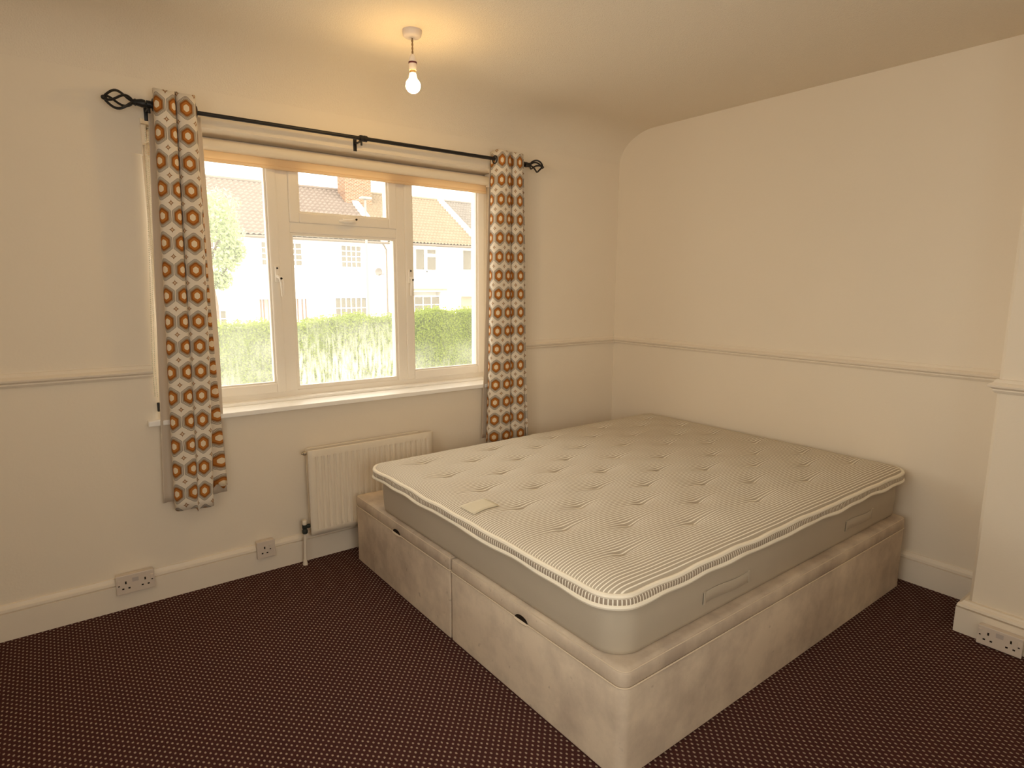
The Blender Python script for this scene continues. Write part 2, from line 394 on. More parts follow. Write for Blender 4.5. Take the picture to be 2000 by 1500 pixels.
# ------------------------------------------------------------ curtain pole
RZ, RY = 2.132, -.08
cp = empty('curtain_pole', (-1.9, RY, RZ), 'black iron curtain pole with twisted cage finials above the window', 'curtain pole')
B().tube([(-2.86, RY, RZ-.004), (-1.93, RY, RZ)], .0090, 12).make('pole_section', M_BLACK, cp, smooth=True)
B().tube([(-1.95, RY, RZ), (-.905, RY, RZ+.006)], .0098, 12).make('pole_section', M_BLACK, cp, smooth=True)
B().lathe([(.0, -.02), (.0115, -.02), (.0115, -.008), (.015, -.008), (.015, .008), (.0115, .008), (0, .008)], (-1.915, RY, RZ), 14, 'x').make('joint_collar', M_BLACK, cp, smooth=True)
def finial(x, s):
    f = B().lathe([(0, 0), (.014, 0), (.016, s*.012), (.012, s*.030), (.014, s*.034), (.009, s*.045), (0, s*.045)], (x, RY, RZ), 14, 'x').make('finial', M_BLACK, cp, smooth=True)
    L = .095; tw = B()
    for k in range(4):
        pts = []
        for i in range(15):
            t = i/14; a = k*PI/2+.5+t*PI*.6; r = .004+.030*math.sin(PI*t)**.8
            pts.append((x+s*(.043+L*t), RY+r*math.cos(a), RZ+r*math.sin(a)))
        tw.tube(pts, .0050, 6)
    tw.make('cage_wires', M_BLACK, f, smooth=True)
    B().lathe([(0, -.011), (.006, -.009), (.0095, -.003), (.0095, .003), (.006, .009), (0, .011)], (x+s*(.043+L), RY, RZ), 12, 'x').make('end_ball', M_BLACK, f, smooth=True)
finial(-2.855, -1); finial(-.905, 1)
for x in (-2.843, -1.935, -.93):
    b = B().box(x-.009, x+.009, -.004, 0, RZ-.048, RZ+.018, .001)
    b.tube([(x, -.003, RZ-.012), (x, RY+.004, RZ-.014)], .005, 8)
    b.lathe([(.0, -.008), (.0145, -.008), (.0145, .008), (0, .008)], (x, RY, RZ), 14, 'x')
    b.tube([(x, RY, RZ-.016), (x, RY, RZ-.034)], .005, 8)
    b.make('bracket', M_BLACK, cp, smooth=True)

# ------------------------------------------------------------ curtains
def curtain(name, label, top, bot, folds, z_top, z_bot, lin, side):
    """top/bot: (x0,x1) at top and hem; lin: lining offsets (left,right)"""
    t = empty(name, ((bot[0]+bot[1])/2, RY, z_bot), label, 'curtain', 'retro print curtains')
    n, rows = 96, 44
    def shape(s, f):
        # s along the cloth 0..1, f 0 at top .. 1 at hem; folds is a list of (x fraction, depth, depth at the hem)
        x0 = top[0]+(bot[0]-top[0])*f; x1 = top[1]+(bot[1]-top[1])*f
        k = s*(len(folds)-1); i = min(int(k), len(folds)-2); t = k-i
        def P(q): q = min(max(q, 0), len(folds)-1); return folds[q]
        def cr(a, b_, c, d): return .5*((2*b_)+(-a+c)*t+(2*a-5*b_+4*c-d)*t*t+(-a+3*b_-3*c+d)*t**3)
        fx = cr(*(P(q)[0]+(P(q)[1]-P(q)[0])*f**1.3 for q in (i-1, i, i+1, i+2)))
        d0 = cr(*(P(q)[2] for q in (i-1, i, i+1, i+2))); d1_ = cr(*(P(q)[3] for q in (i-1, i, i+1, i+2)))
        d = d0+(d1_-d0)*f
        return x0+(x1-x0)*fx+.004*math.sin(5*f+9*s)*f, RY-d+.005*math.sin(7*f+4*s)*f
    arc = [0.]
    pr = shape(0, .5)
    for i in range(1, n+1):
        q = shape(i/n, .5); arc.append(arc[-1]+math.hypot(q[0]-pr[0], q[1]-pr[1])); pr = q
    v = []; uv = []; fc = []
    for j in range(rows+1):
        f = j/rows
        for i in range(n+1):
            s = i/n; x, y = shape(s, f)
            zb = z_bot+.008*math.sin(11*s)+.005*math.sin(27*s)+((.075+.012*math.sin(60*s))*min(1, max(0, s-.70)/.05) if side == 'L' else 0)
            zt = z_top+.005*math.sin(19*s)
            z = zt+(zb-zt)*f
            v.append((x, y, z)); uv.append((arc[i]/.069+.30, (z-.02)/.108))
    for j in range(rows):
        for i in range(n):
            a = j*(n+1)+i; fc.append((a, a+1, a+n+2, a+n+1))
    c = mk('cloth', v, fc, M_CURT, t, uv, True, 180)
    md = c.modifiers.new('thickness', 'SOLIDIFY'); md.thickness = .0016; md.offset = 0
    # lining: a plain cream sheet behind, peeking out at both edges
    lv = []; lf = []; nl = 40
    for j in range(rows+1):
        f = j/rows
        for i in range(nl+1):
            s = i/nl
            x0 = top[0]+(bot[0]-top[0])*f+lin[0]*(.3+.7*f); x1 = top[1]+(bot[1]-top[1])*f+lin[1]*(1-.7*max(0, f-.6)/.4)
            x = x0+(x1-x0)*s; y = RY+.052*(1-.2*f)+.008*math.sin(15*s)
            z = (z_top-.06)+(z_bot+.03-(z_top-.06))*f
            lv.append((x, y, z))
    for j in range(rows):
        for i in range(nl):
            a = j*(nl+1)+i; lf.append((a, a+1, a+nl+2, a+nl+1))
    l = mk('lining', lv, lf, M_LINING, t, None, True, 180)
    md = l.modifiers.new('thickness', 'SOLIDIFY'); md.thickness = .0012; md.offset = 0
    # eyelet rings where the cloth crosses the pole
    f = (z_top-RZ)/(z_top-z_bot); prev = None
    for q in range(401):
        x, y = shape(q/400, f); side_ = y > RY
        if prev is None or side_ == prev: prev = side_; continue
        prev = side_
        ring = B(); pts = [(x, RY+.021*math.cos(2*PI*q/18), RZ+.021*math.sin(2*PI*q/18)) for q in range(18)]
        ring.tube(pts, .0045, 6, closed=True)
        ring.make('eyelet', M_BLACK, t, smooth=True)
    return t
# (x fraction at top, at hem, depth towards the room at top, at hem)
FL = [(.10, .06, -.045, -.03), (.03, .02, -.01, -.01), (.0, .0, .03, .01), (.05, .03, .055, .028), (.25, .18, .062, .036), (.40, .32, .055, .038), (.455, .36, .042, .036), (.475, .375, .024, .033), (.50, .39, .042, .036), (.55, .43, .055, .040), (.72, .55, .060, .042), (.88, .68, .050, .038), (.94, .71, .02, .014), (.95, .715, -.02, -.012), (.93, .75, -.045, -.022), (.96, .86, -.05, -.022), (1., .97, -.052, -.024), (.99, 1.0, -.058, -.03)]
FR = [(.0, .0, -.05, -.02), (-.03, -.02, -.01, .0), (-.01, -.01, .028, .012), (.08, .08, .050, .030), (.26, .26, .054, .036), (.42, .44, .045, .034), (.48, .49, .024, .022), (.50, .51, .002, .008), (.525, .54, .024, .020), (.59, .60, .045, .034), (.75, .76, .054, .038), (.87, .88, .046, .030), (.90, .91, .012, .010), (.915, .925, -.01, .002), (.94, .945, .02, .012), (.985, .985, .03, .016), (1., 1., -.005, -.005), (.985, .985, -.04, -.02)]
curtain('curtain', 'orange hexagon print curtain hanging left of the window', (-2.828, -2.664), (-2.872, -2.652), FL, 2.186, .425, (-.038, .022), 'L')
curtain('curtain', 'orange hexagon print curtain hanging right of the window behind the bed', (-1.115, -.935), (-1.165, -.868), FR, 2.182, .462, (-.024, .0), 'R')

# ------------------------------------------------------------ pendant light
PX, PY = -1.965, -.668
pl = empty('pendant_light', (PX, PY, H), 'lit bare bulb hanging on a short twisted cord from the ceiling', 'light')
B().lathe([(0, 0), (.039, 0), (.039, -.008), (.036, -.022), (.030, -.027), (.010, -.029), (0, -.029)], (PX, PY, H), 28).make('ceiling_rose', plain('rose_plastic', (.70, .62, .56), .4, .4), pl, smooth=True)
fl = B()
for k in range(2):
    fl.tube([(PX+.0022*math.cos(k*PI+i*.9), PY+.0022*math.sin(k*PI+i*.9), 2.413-.066*i/16) for i in range(17)], .0022, 6)
fl.make('cord', plain('cord_brown', (.32, .20, .09), .6, .2), pl, smooth=True)
hl = B().lathe([(0, .062), (.005, .062), (.010, .056), (.0145, .044), (.0155, .032), (.0155, .030), (.0155, .008), (.0145, .0), (0, .0)], (PX, PY, 2.288), 20).make('lamp_holder', plain('holder_plastic', (.80, .72, .64), .4, .4), pl, smooth=True)
B().lathe([(.0135, .026), (.0172, .026), (.0172, .032), (.0135, .032)], (PX, PY, 2.288), 20).make('holder_ring', plain('ring_dark_red', (.10, .018, .02), .5, .3), hl, smooth=True)
B().lathe([(.0, 0), (.0125, 0), (.0125, -.012), (0, -.012)], (PX, PY, 2.288), 16).make('bulb_cap', plain('bulb_cap_brass', (.75, .50, .22), .3, .5, .6), pl, smooth=True)
be = N('bulb_glow'); em = be.new('ShaderNodeEmission'); em.inputs[0].default_value = (1, .62, .22, 1); em.inputs[1].default_value = BULB_STRENGTH
be.put(em.inputs[1], be.mapr(be.sep(be.co())[2], 2.222, 2.262, BULB_STRENGTH, BULB_STRENGTH*.10))
be.t.links.new(em.outputs[0], be.out.inputs[0])
prof = [(0, 0), (.0125, 0)]
for i in range(1, 15):
    a = .45+(PI-.45)*i/14; prof.append((.030*math.sin(a) if i < 14 else 0, -.048+.030*math.cos(a)))
B().lathe(prof, (PX, PY, 2.278), 22).make('bulb', be.m, pl, smooth=True)

# ------------------------------------------------------------ radiator
rd = empty('radiator', (-1.92, -.06, 0), 'cream ribbed panel radiator under the window behind the bed', 'radiator')
RX0, RX1, RZ0, RZ1, RF = -2.278, -1.562, .155, .603, -.092
def rad_panel(yf, name, x0=RX0, x1=RX1, z0=RZ0, z1=RZ1):
    nrib = 21; margin = .028
    xs = [x0]; ds = [0.]
    p = (x1-x0-2*margin)/nrib
    for i in range(nrib):
        b = x0+margin+i*p
        xs += [b, b+p*.22, b+p*.34, b+p*.66, b+p*.78]; ds += [0, 0, 1, 1, 0]
    xs.append(x1); ds.append(0)
    zs = [(z0, 0), (z0+.030, 0), (z0+.048, 1), (z1-.055, 1), (z1-.037, 0), (z1-.006, 0), (z1, -.6)]
    v = []; f = []; n = len(xs)
    for zz, k in zs:
        for x, d in zip(xs, ds): v.append((x, yf+(.007*d*k if k > 0 else .004*(-k)), zz))
    for j in range(len(zs)-1):
        for i in range(n-1): a = j*n+i; f.append((a, a+1, a+n+1, a+n))
    o = mk(name, v, f, M_RAD, rd, None, True, 30)
    md = o.modifiers.new('thickness', 'SOLIDIFY'); md.thickness = .011; md.offset = -1
    return o
rad_panel(RF, 'front_panel')
B().box(RX0+.002, RX1-.002, RF+.012, RF+.02, RZ0+.012, RZ1-.012, .003).make('panel_core', M_RAD, rd)
fins = B()
for i in range(34):
    x = RX0+.05+i*(RX1-RX0-.1)/33; fins.box(x-.001, x+.001, RF+.02, -.03, RZ0+.05, RZ1-.05)
fins.make('convector_fins', M_RAD, rd)
B().box(RX0+.01, RX1-.06, -.032, -.024, RZ0+.01, RZ1-.002, .003).make('back_panel', M_RAD, rd)
for x in (RX0+.12, RX1-.12): B().box(x-.015, x+.015, -.026, 0, .25, .52, .002).make('wall_bracket', M_RAD, rd)
B().lathe([(0, 0), (.011, 0), (.011, -.014), (.006, -.014), (.006, -.022), (0, -.022)], (RX0, -.062, RZ1-.018), 12, 'x').make('bleed_plug', M_METAL, rd, smooth=True)
B().tube([(RX0+.01, -.066, .205), (RX0-.018, -.066, .205)], .009, 10).make('valve_tail', M_METAL, rd, smooth=True)
vb = B().lathe([(0, -.024), (.011, -.024), (.014, -.018), (.014, -.006), (.010, .0), (.013, .006), (.013, .024), (0, .024)], (-2.303, -.066, .192), 14).make('valve', M_GREEN, rd, smooth=True)
B().tube([(-2.303, -.066, .205), (-2.278, -.066, .205)], .011, 10).make('valve_union', M_GREEN, vb, smooth=True)
B().lathe([(0, 0), (.010, 0), (.0115, .006), (.0115, .022), (.009, .026), (0, .026)], (-2.303, -.066, .214), 14).make('valve_cap', M_RAD, vb, smooth=True)
B().tube([(-2.303, -.066, .17), (-2.305, -.064, .1), (-2.308, -.062, .0)], .0075, 10).make('pipe', M_TRIM, rd, smooth=True)
B().lathe([(0, 0), (.013, 0), (.012, .006), (.0085, .03), (0, .03)], (-2.308, -.062, 0.), 12).make('pipe_collar', M_RAD, rd, smooth=True)

# ------------------------------------------------------------ sockets
def socket(name, label, origin, ux, out, wdt, gangs, hgt=.086, dep=.034):
    """origin: lower-left corner on the wall (seen from the room), ux: unit along the plate, out: unit out of the wall"""
    o3 = Vector(origin); ux = Vector(ux); out = Vector(out); uz = Vector((0, 0, 1))
    t = empty(name, o3+ux*wdt/2, label, 'socket', 'mains sockets')
    def bx(nm, a0, a1, d0, d1, z0, z1, mat, par, bev=0):
        b = B().box(a0, a1, d0, d1, z0, z1, bev)
        b.v = [o3+ux*p[0]+out*p[1]+uz*p[2] for p in b.v]
        return b.make(nm, mat, par)
    bx('back_box', .002, wdt-.002, .0, dep-.007, .002, hgt-.002, M_SOCKET, t, .002)
    fp = bx('face_plate', 0, wdt, dep-.008, dep, 0, hgt, M_SOCKET, t, .003)
    for g in range(gangs):
        c = wdt*(g+.5)/gangs if gangs > 1 else wdt*.42
        sgn = -1 if g == 0 and gangs > 1 else 1
        bx('earth_slot', c-.003, c+.003, dep-.002, dep+.0006, .046, .058, M_DARKHOLE, fp)
        for d in (-.0115, .0115): bx('pin_slot', c+d-.004, c+d+.004, dep-.002, dep+.0006, .022, .0285, M_DARKHOLE, fp)
        k = bx('rocker_switch', c+sgn*.026-.006, c+sgn*.026+.006, dep-.002, dep+.003, .040, .066, M_SOCKET, fp, .0015)
        bx('switch_mark', c+sgn*.026-.003, c+sgn*.026+.003, dep+.001, dep+.0036, .040, .045, M_DARKHOLE, k)
    if gangs > 1:
        bx('centre_badge', wdt/2-.012, wdt/2+.012, dep-.001, dep+.001, .050, .068, plain('badge_grey', (.50, .44, .40), .5, .3), fp)
    return t
socket('wall_socket', 'beige double wall socket on the skirting left of the window', (-3.117, -.010, .080), (1, 0, 0), (0, -1, 0), .146, 2)
socket('wall_socket', 'beige single wall socket on the skirting near the radiator pipe', (-2.533, -.010, .083), (1, 0, 0), (0, -1, 0), .086, 1)
socket('wall_socket', 'beige double wall socket low on the chimney breast skirting', (-.346, -2.384, .004), (0, -1, 0), (-1, 0, 0), .146, 2, .080)

# ------------------------------------------------------------ divan bed
def divan_mat():
    n = N('stained_divan_fabric', .9, .1)
    c = n.co(); o = n.sep(c)
    a = n.noise(c, 2.2, 4, .6); b = n.noise(c, 9, 4, .65); g = n.noise(c, 300, 2)
    f = n.mapr(n.M('ADD', n.M('MULTIPLY', a, .6), n.M('MULTIPLY', b, .4)), .40, .62)
    col = n.mix(f, (.67, .565, .44), (.44, .36, .285))
    spots = n.mapr(n.noise(c, 26, 2), .70, .76)
    col = n.mix(n.M('MULTIPLY', spots, .45), col, (.27, .215, .165))
    col = n.mix(n.M('MULTIPLY', g, .12), col, (.42, .34, .26))
    n.col(col); n.bump(g, .15, .002)
    return n.m
M_DIVAN = divan_mat()
M_DIVPIPE = plain('divan_piping', (.68, .575, .44), .85, .1, var=.06)
DX0, DX1, DY0, DYM, DY1 = -2.068, -.100, -2.000, -1.086, -.165
def rrect(x0, x1, y0, y1, rs, n=8):
    """rs: radii for corners (x0,y0),(x1,y0),(x1,y1),(x0,y1), counter-clockwise"""
    pts = []
    for (cx, cy, sx, sy, a0), r in zip(((x0, y0, 1, 1, PI), (x1, y0, -1, 1, 1.5*PI), (x1, y1, -1, -1, 0), (x0, y1, 1, -1, .5*PI)), rs):
        for i in range(n+1):
            a = a0+PI/2*i/n
            pts.append((cx+sx*r+r*math.cos(a), cy+sy*r+r*math.sin(a)))
    return pts
def shrink(x0, x1, y0, y1, rs, d, n=8): return rrect(x0+d, x1-d, y0+d, y1-d, [max(.001, r-d) for r in rs], n)
def divan(y0, y1, rs, label, slot_y):
    t = empty('divan_base', ((DX0+DX1)/2, (y0+y1)/2, 0), label, 'bed base', 'divan bases')
    zs = [(.0, .006), (.008, 0), (.150, .0005), (.290, 0), (.297, .004)]
    b = B(); b.loft([[(x, y, z) for x, y in shrink(DX0, DX1, y0, y1, rs, d)] for z, d in zs])
    b.make('box', M_DIVAN, t, smooth=True, angle=35)
    zs = [(.297, .004), (.304, 0), (.338, 0), (.346, .003), (.351, .010), (.353, .022)]
    b = B(); b.loft([[(x, y, z) for x, y in shrink(DX0, DX1, y0, y1, rs, d)] for z, d in zs])
    lid = b.make('lid', M_DIVAN, t, smooth=True, angle=60)
    pts = [(x, y, .2985) for x, y in shrink(DX0-.001, DX1+.001, y0-.001, y1+.001, rs, 0)]
    # drop the piping only on the outer three sides of each half by keeping the full loop
    B().tube(pts, .0022, 6, closed=True).make('piping', M_DIVPIPE, t, smooth=True)
    pts = [(x, y, .3475) for x, y in shrink(DX0-.001, DX1+.001, y0-.001, y1+.001, rs, .004)]
    B().tube(pts, .0017, 6, closed=True).make('top_seam', M_DIVPIPE, lid, smooth=True)
    hs = B(); arcp = [(slot_y+.034*math.cos(PI*i/10), .2995+.018*math.sin(PI*i/10)) for i in range(11)]
    hs.loft([[(DX0-.0015, y, z) for y, z in arcp], [(DX0+.02, y, z) for y, z in arcp]])
    hs.make('finger_slot', M_DARKHOLE, lid)
    lp = B(); lp.tube([(DX0-.0025, slot_y+.034*math.cos(PI*i/10), .2985-.004*math.sin(PI*i/10)) for i in range(11)], .004, 6)
    lp.make('slot_lip', M_DIVPIPE, t, smooth=True)
    return t
divan(DYM+.005, DY1, [.008, .008, .02, .02], 'stained beige divan base half beside the radiator', -.622)
divan(DY0, DYM-.005, [.035, .03, .008, .008], 'stained beige divan base half nearest the viewer', -1.540)

# ------------------------------------------------------------ mattress
def body_mat():
    n = N('mattress_side_fabric', .8, .15)
    c = n.co(); a = n.noise(c, 3, 4)
    n.col(n.mix(a, (.42, .365, .285), (.50, .435, .345))); n.bump(n.noise(c, 350, 2), .12, .002)
    return n.m
def ticking(name, uvmode):
    n = N(name, .85, .12)
    if uvmode:
        o = n.sep(n.co('UV')); f = n.M('FRACT', n.M('ADD', o[0], 100.))
    else:
        o = n.sep(n.co()); f = n.M('FRACT', n.M('ADD', n.M('DIVIDE', o[1], .0122), 400.))
    e = n.M('ABSOLUTE', n.M('SUBTRACT', f, .5))
    g = n.mapr(e, .11, .18)       # 1 on the tan band
    dark = (.455, .40, .32) if not uvmode else (.33, .27, .205)
    col = n.mix(g, (.90, .86, .75), dark)
    blot = n.mapr(n.noise(n.co(), 2.1, 3), .45, .75)
    col = n.mix(n.M('MULTIPLY', blot, .18), col, (.50, .40, .30))
    n.col(col); n.bump(n.noise(n.co(), 420, 2), .15, .002)
    return n.m
M_BODY = body_mat(); M_TICK = ticking('ticking_stripe', False); M_TICKB = ticking('ticking_border', True)
M_PIPE = plain('mattress_piping', (.86, .80, .67), .8, .1, var=.05)
mt = empty('mattress', (-1.07, -1.18, .353), 'striped cream and tan tufted pillow-top mattress on the divan', 'mattress')
MX0, MX1, MY0, MY1 = -2.052, -.085, -1.957, -.402
rs = [.095, .085, .085, .085]
zs = [(.353, .010), (.358, .003), (.372, 0), (.44, -.004), (.512, .0), (.528, .006)]
b = B(); b.loft([[(x, y, z) for x, y in shrink(MX0, MX1, MY0, MY1, rs, d, 10)] for z, d in zs])
b.make('body', M_BODY, mt, smooth=True, angle=50)
TX0, TX1, TY0, TY1 = -2.092, -.062, -1.972, -.392
def resample(pts, step):
    out = []; L = len(pts); acc = 0.; out.append(pts[0])
    for i in range(L):
        a, c = Vector(pts[i]), Vector(pts[(i+1) % L]); d = (c-a).length
        if d < 1e-6: continue
        k = max(1, int(round(d/step)))
        for j in range(1, k+1): out.append(tuple(a+(c-a)*j/k))
    return out[:-1]
PER = resample(rrect(TX0, TX1, TY0, TY1, [.085]*4, 10), .02)
def wav(x, y):
    return .0030*math.sin(12.0*x+1.3)+.0026*math.sin(15.5*y+.4)+.0022*math.sin(31*x+27*y)
def zlow(x, y): return .527+.8*wav(x, y)
def zup(x, y): return .561+.55*wav(x+.05, y-.03)
cxm, cym = (TX0+TX1)/2, (TY0+TY1)/2
def push(x, y, d):
    v_ = Vector((x-min(max(x, TX0+.1), TX1-.1), y-min(max(y, TY0+.1), TY1-.1)))
    if v_.length < 1e-6: return x, y
    v_.normalize(); return x+v_.x*d, y+v_.y*d
low = []; upp = []
for x, y in PER:
    a = push(x, y, .004+.8*wav(y+.3, x)); low.append((a[0], a[1], zlow(x, y)))
    a = push(x, y, .5*wav(y, x+.2)); upp.append((a[0], a[1], zup(x, y)))
B().tube(low, .0085, 8, closed=True).make('lower_piping', M_PIPE, mt, smooth=True)
B().tube(upp, .0085, 8, closed=True).make('upper_piping', M_PIPE, mt, smooth=True)
# striped border between the two cords
v = []; uv = []; f = []; L = len(PER); acc = 0
for i in range(L+1):
    k = i % L
    if i: acc += (Vector(PER[k])-Vector(PER[i-1])).length
    for j, t in enumerate((0, .33, .66, 1)):
        p = Vector(low[k]).lerp(Vector(upp[k]), t); q = push(p.x, p.y, .006*math.sin(PI*t))
        v.append((q[0], q[1], p.z)); uv.append((acc/.0122, t))
for i in range(L):
    for j in range(3): a = i*4+j; f.append((a, a+4, a+5, a+1))
bo = mk('border', v, f, M_TICKB, mt, uv, True, 180)
# ceiling of the pillow: closes the underside
under = B(); under.loft([[(x, y, .520) for x, y in shrink(TX0, TX1, TY0, TY1, [.085]*4, .012, 10)], [(x, y, .530) for x, y in shrink(TX0, TX1, TY0, TY1, [.085]*4, .006, 10)]])
under.make('pillow_underside', M_BODY, mt)
tufts = [(x, y) for y in (-.535, -.78, -1.02, -1.285, -1.535, -1.785) for x in (-1.875, -1.465, -1.045, -.625, -.215)] + \
        [(x, y) for y in (-.655, -.905, -1.15, -1.41, -1.655) for x in (-1.67, -1.26, -.845, -.42)]
tufts = [(x+random.uniform(-.015, .015), y+random.uniform(-.012, .012)) for x, y in tufts]
def topz(x, y):
    # distance to the rounded edge
    dx = min(x-TX0, TX1-x); dy = min(y-TY0, TY1-y)
    R = .085
    if dx < R and dy < R: e = R-math.hypot(R-dx, R-dy)
    else: e = min(dx, dy)
    e = max(0, e); k = min(1, e/.11)
    z0 = zup(x, y); edge = math.sqrt(max(0, 1-(1-k)**2))
    z = z0+(.590-z0)*edge
    amt = min(1, e/.08)
    for tx, ty in tufts:
        ddx, ddy = x-tx, y-ty
        if abs(ddx) > .22 or abs(ddy) > .15: continue
        z -= amt*(.009*math.exp(-(ddx/.085)**2-(ddy/.05)**2)+.009*math.exp(-(ddx/.030)**2-(ddy/.016)**2)+.0042*math.exp(-((ddx+ddy*.3)/.11)**2-((ddy-.02*ddx)/.010)**2))
    z += amt*(.0022*math.sin(9*x+3*y)*math.sin(8*y-2*x)+.0012*math.sin(31*x+7)*math.sin(27*y+3))
    return z
NXg, NYg = 230, 180
v = []; f = []
for j in range(NYg+1):
    for i in range(NXg+1):
        a = i/NXg; c = j/NYg
        # denser towards the edges
        a = a-.06*math.sin(4*PI*a)/(2*PI)*0; 
        x = TX0+(TX1-TX0)*a; y = TY0+(TY1-TY0)*c
        R = .085
        qx = min(max(x, TX0+R), TX1-R); qy = min(max(y, TY0+R), TY1-R)
        if x != qx and y != qy:
            d = math.hypot(x-qx, y-qy)
            # map the square corner patch onto the quarter disc
            mx = max(abs(x-qx), abs(y-qy)); s = mx/d
            x = qx+(x-qx)*s; y = qy+(y-qy)*s
        v.append((x, y, topz(x, y)))
for j in range(NYg):
    for i in range(NXg): a = j*(NXg+1)+i; f.append((a, a+1, a+NXg+2, a+NXg+1))
top = mk('pillow_top', v, f, M_TICK, mt, None, True, 180)
M_STITCH = plain('tuft_thread', (.50, .42, .31), .8, .1)
tuft_mesh = None
for tx, ty in tufts:
    z = topz(tx, ty)
    if tuft_mesh is None:
        tb = B()
        for k in range(3): tb.tube([(-.009, (k-1)*.0035, -.002), (-.004, (k-1)*.0035, .0022), (.004, (k-1)*.0035, .0022), (.009, (k-1)*.0035, -.002)], .0014, 5)
        o = tb.make('tuft', M_STITCH, None, smooth=True); tuft_mesh = o.data
    else:
        o = bpy.data.objects.new('tuft', tuft_mesh); COL.objects.link(o)
    o.parent = mt; o.location = Vector((tx, ty, z))-Vector(mt.location); o.rotation_euler = (0, 0, random.uniform(-.3, .3)+PI/2)
# label patch sewn on the top
lv = []; lf = []
for j in range(7):
    for i in range(9):
        a, c = i/8, j/6
        x = -2.062+.118*a; y = -1.150-.098*c+.006*a
        lv.append((x, y, topz(x, y)+.0022))
for j in range(6):
    for i in range(8): a = j*9+i; lf.append((a, a+1, a+10, a+9))
lb = mk('label_patch', lv, lf, plain('label_cotton', (.66, .60, .46), .85, .1), mt, None, True, 180)
lb.modifiers.new('thickness', 'SOLIDIFY').thickness = .002
# tape handles on the long side
for x0, x1 in ((-1.655, -1.385), (-.66, -.40)):
    hb = B(); rings = []
    for i in range(13):
        t = i/12; x = x0+(x1-x0)*t; y = MY0-.0045-.003*math.sin(PI*t)
        zc = .427+.004*math.sin(PI*t*2)
        rings.append([(x, y, zc-.020), (x, y-.002, zc-.018), (x, y-.002, zc+.018), (x, y, zc+.020), (x, y+.002, zc+.018), (x, y+.002, zc-.018)])
    hb.loft(rings); hd = hb.make('handle', M_BODY, mt, smooth=True, angle=50)
    for x in (x0+.006, x1-.006): B().box(x-.006, x+.006, MY0-.008, MY0-.002, .404, .450, .002).make('stitched_end', M_BODY, hd)

# ------------------------------------------------------------ outside: ground, hedge, houses
GZ = -1.25
struct(B().box(-30, 60, .4, 70, GZ-.2, GZ).make('ground', plain('pale_pavement', (.42, .40, .36), .9, .1, var=.1)), 'pale ground of the street outside', 'ground')
def leaf_mat(name, a, b_):
    n = N(name, .6, .2); n.col(n.mix(n.noise(n.co(), 3.0, 4), a, b_))
    t = n.new('ShaderNodeBsdfTranslucent'); t.inputs[0].default_value = tuple(x*1.1 for x in b_)+(1,)
    ms = n.new('ShaderNodeMixShader'); ms.inputs[0].default_value = .3
    n.t.links.new(n.b.outputs[0], ms.inputs[1]); n.t.links.new(t.outputs[0], ms.inputs[2]); n.t.links.new(ms.outputs[0], n.out.inputs[0])
    return n.m
M_HEDGE = leaf_mat('hedge_leaves', (.10, .145, .010), (.245, .305, .026))
M_TREE = leaf_mat('tree_leaves', (.30, .37, .17), (.44, .51, .27))
M_CORE = plain('hedge_core', (.10, .13, .022), .9, .05, var=.3)
M_TWIG = plain('bark', (.16, .11, .07), .9, .1)
def leaves(n, pick, size):
    b = B(); V = []; F = []
    for i in range(n):
        p, nrm = pick()
        d = Vector((random.gauss(0, 1), random.gauss(0, 1), random.gauss(0, 1)))*.75+nrm*1.1
        d.normalize(); a = d.cross(Vector((random.gauss(0, 1), random.gauss(0, 1), random.gauss(0, 1)))); a.normalize(); c = a.cross(d)
        s = size*random.uniform(.6, 1.3); k = len(V)
        V += [p-a*s, p-c*s*.5+d*s*.12, p+a*s, p+c*s*.5+d*s*.12]; F.append((k, k+1, k+2, k+3))
    b.v = [tuple(q) for q in V]; b.f = F; return b
def htop(x): return .30+.075*x*.55+.05*math.sin(2.3*x)+.035*math.sin(5.1*x+1)
hx0, hx1 = -1.5, 10.5
hg = empty('hedge', ((hx0+hx1)/2, 13.4, GZ), 'bright green clipped hedge across the street outside', 'hedge')
core = B(); rings = []
for i in range(49):
    x = hx0+(hx1-hx0)*i/48; t = htop(x)-.06
    rings.append([(x, 13.06, GZ), (x, 13.06, t-.05), (x, 13.15, t), (x, 13.8, t), (x, 13.8, GZ)])
core.loft(rings).make('branches', M_CORE, hg)
def pick():
    x = random.uniform(hx0, hx1); t = htop(x)
    if random.random() < .72:
        return Vector((x, 13.02+random.uniform(-.05, .05)+.05*math.sin(3*x)*math.sin(4*t), random.uniform(GZ, t))), Vector((0, -1, .2))
    return Vector((x, random.uniform(12.98, 13.8), t+random.uniform(-.05, .05)+(random.random()**6)*.14)), Vector((0, -.2, 1))
tag(leaves(42000, pick, .037).make('leaves', M_HEDGE, hg), kind='stuff')
tr = empty('garden_tree', (1.9, 22, GZ), 'pale leafy tree in front of the white houses at the left pane', 'tree')
tk = B().tube([(1.9, 22, GZ), (1.95, 22, .6), (1.8, 22.1, 2.0), (1.9, 22, 3.6)], [.14, .11, .08, .03], 8)
for a, c in (((1.85, 22, 1.2), (2.9, 21.8, 2.7)), ((1.85, 22, 1.6), (.8, 22.2, 3.0)), ((1.85, 22, 2.2), (2.6, 22.2, 3.8))): tk.tube([a, c], [.06, .015], 6)
tk.make('trunk', M_TWIG, tr, smooth=True)
blobs = [(1.7, 22, 3.9, 1.0), (2.35, 22, 4.2, .72), (1.2, 22, 3.2, .9), (2.5, 21.9, 3.25, .62), (2.45, 21.8, 2.35, .5), (2.7, 21.8, 2.65, .42), (1.4, 22, 2.2, .8), (2.2, 21.9, 1.55, .4)]
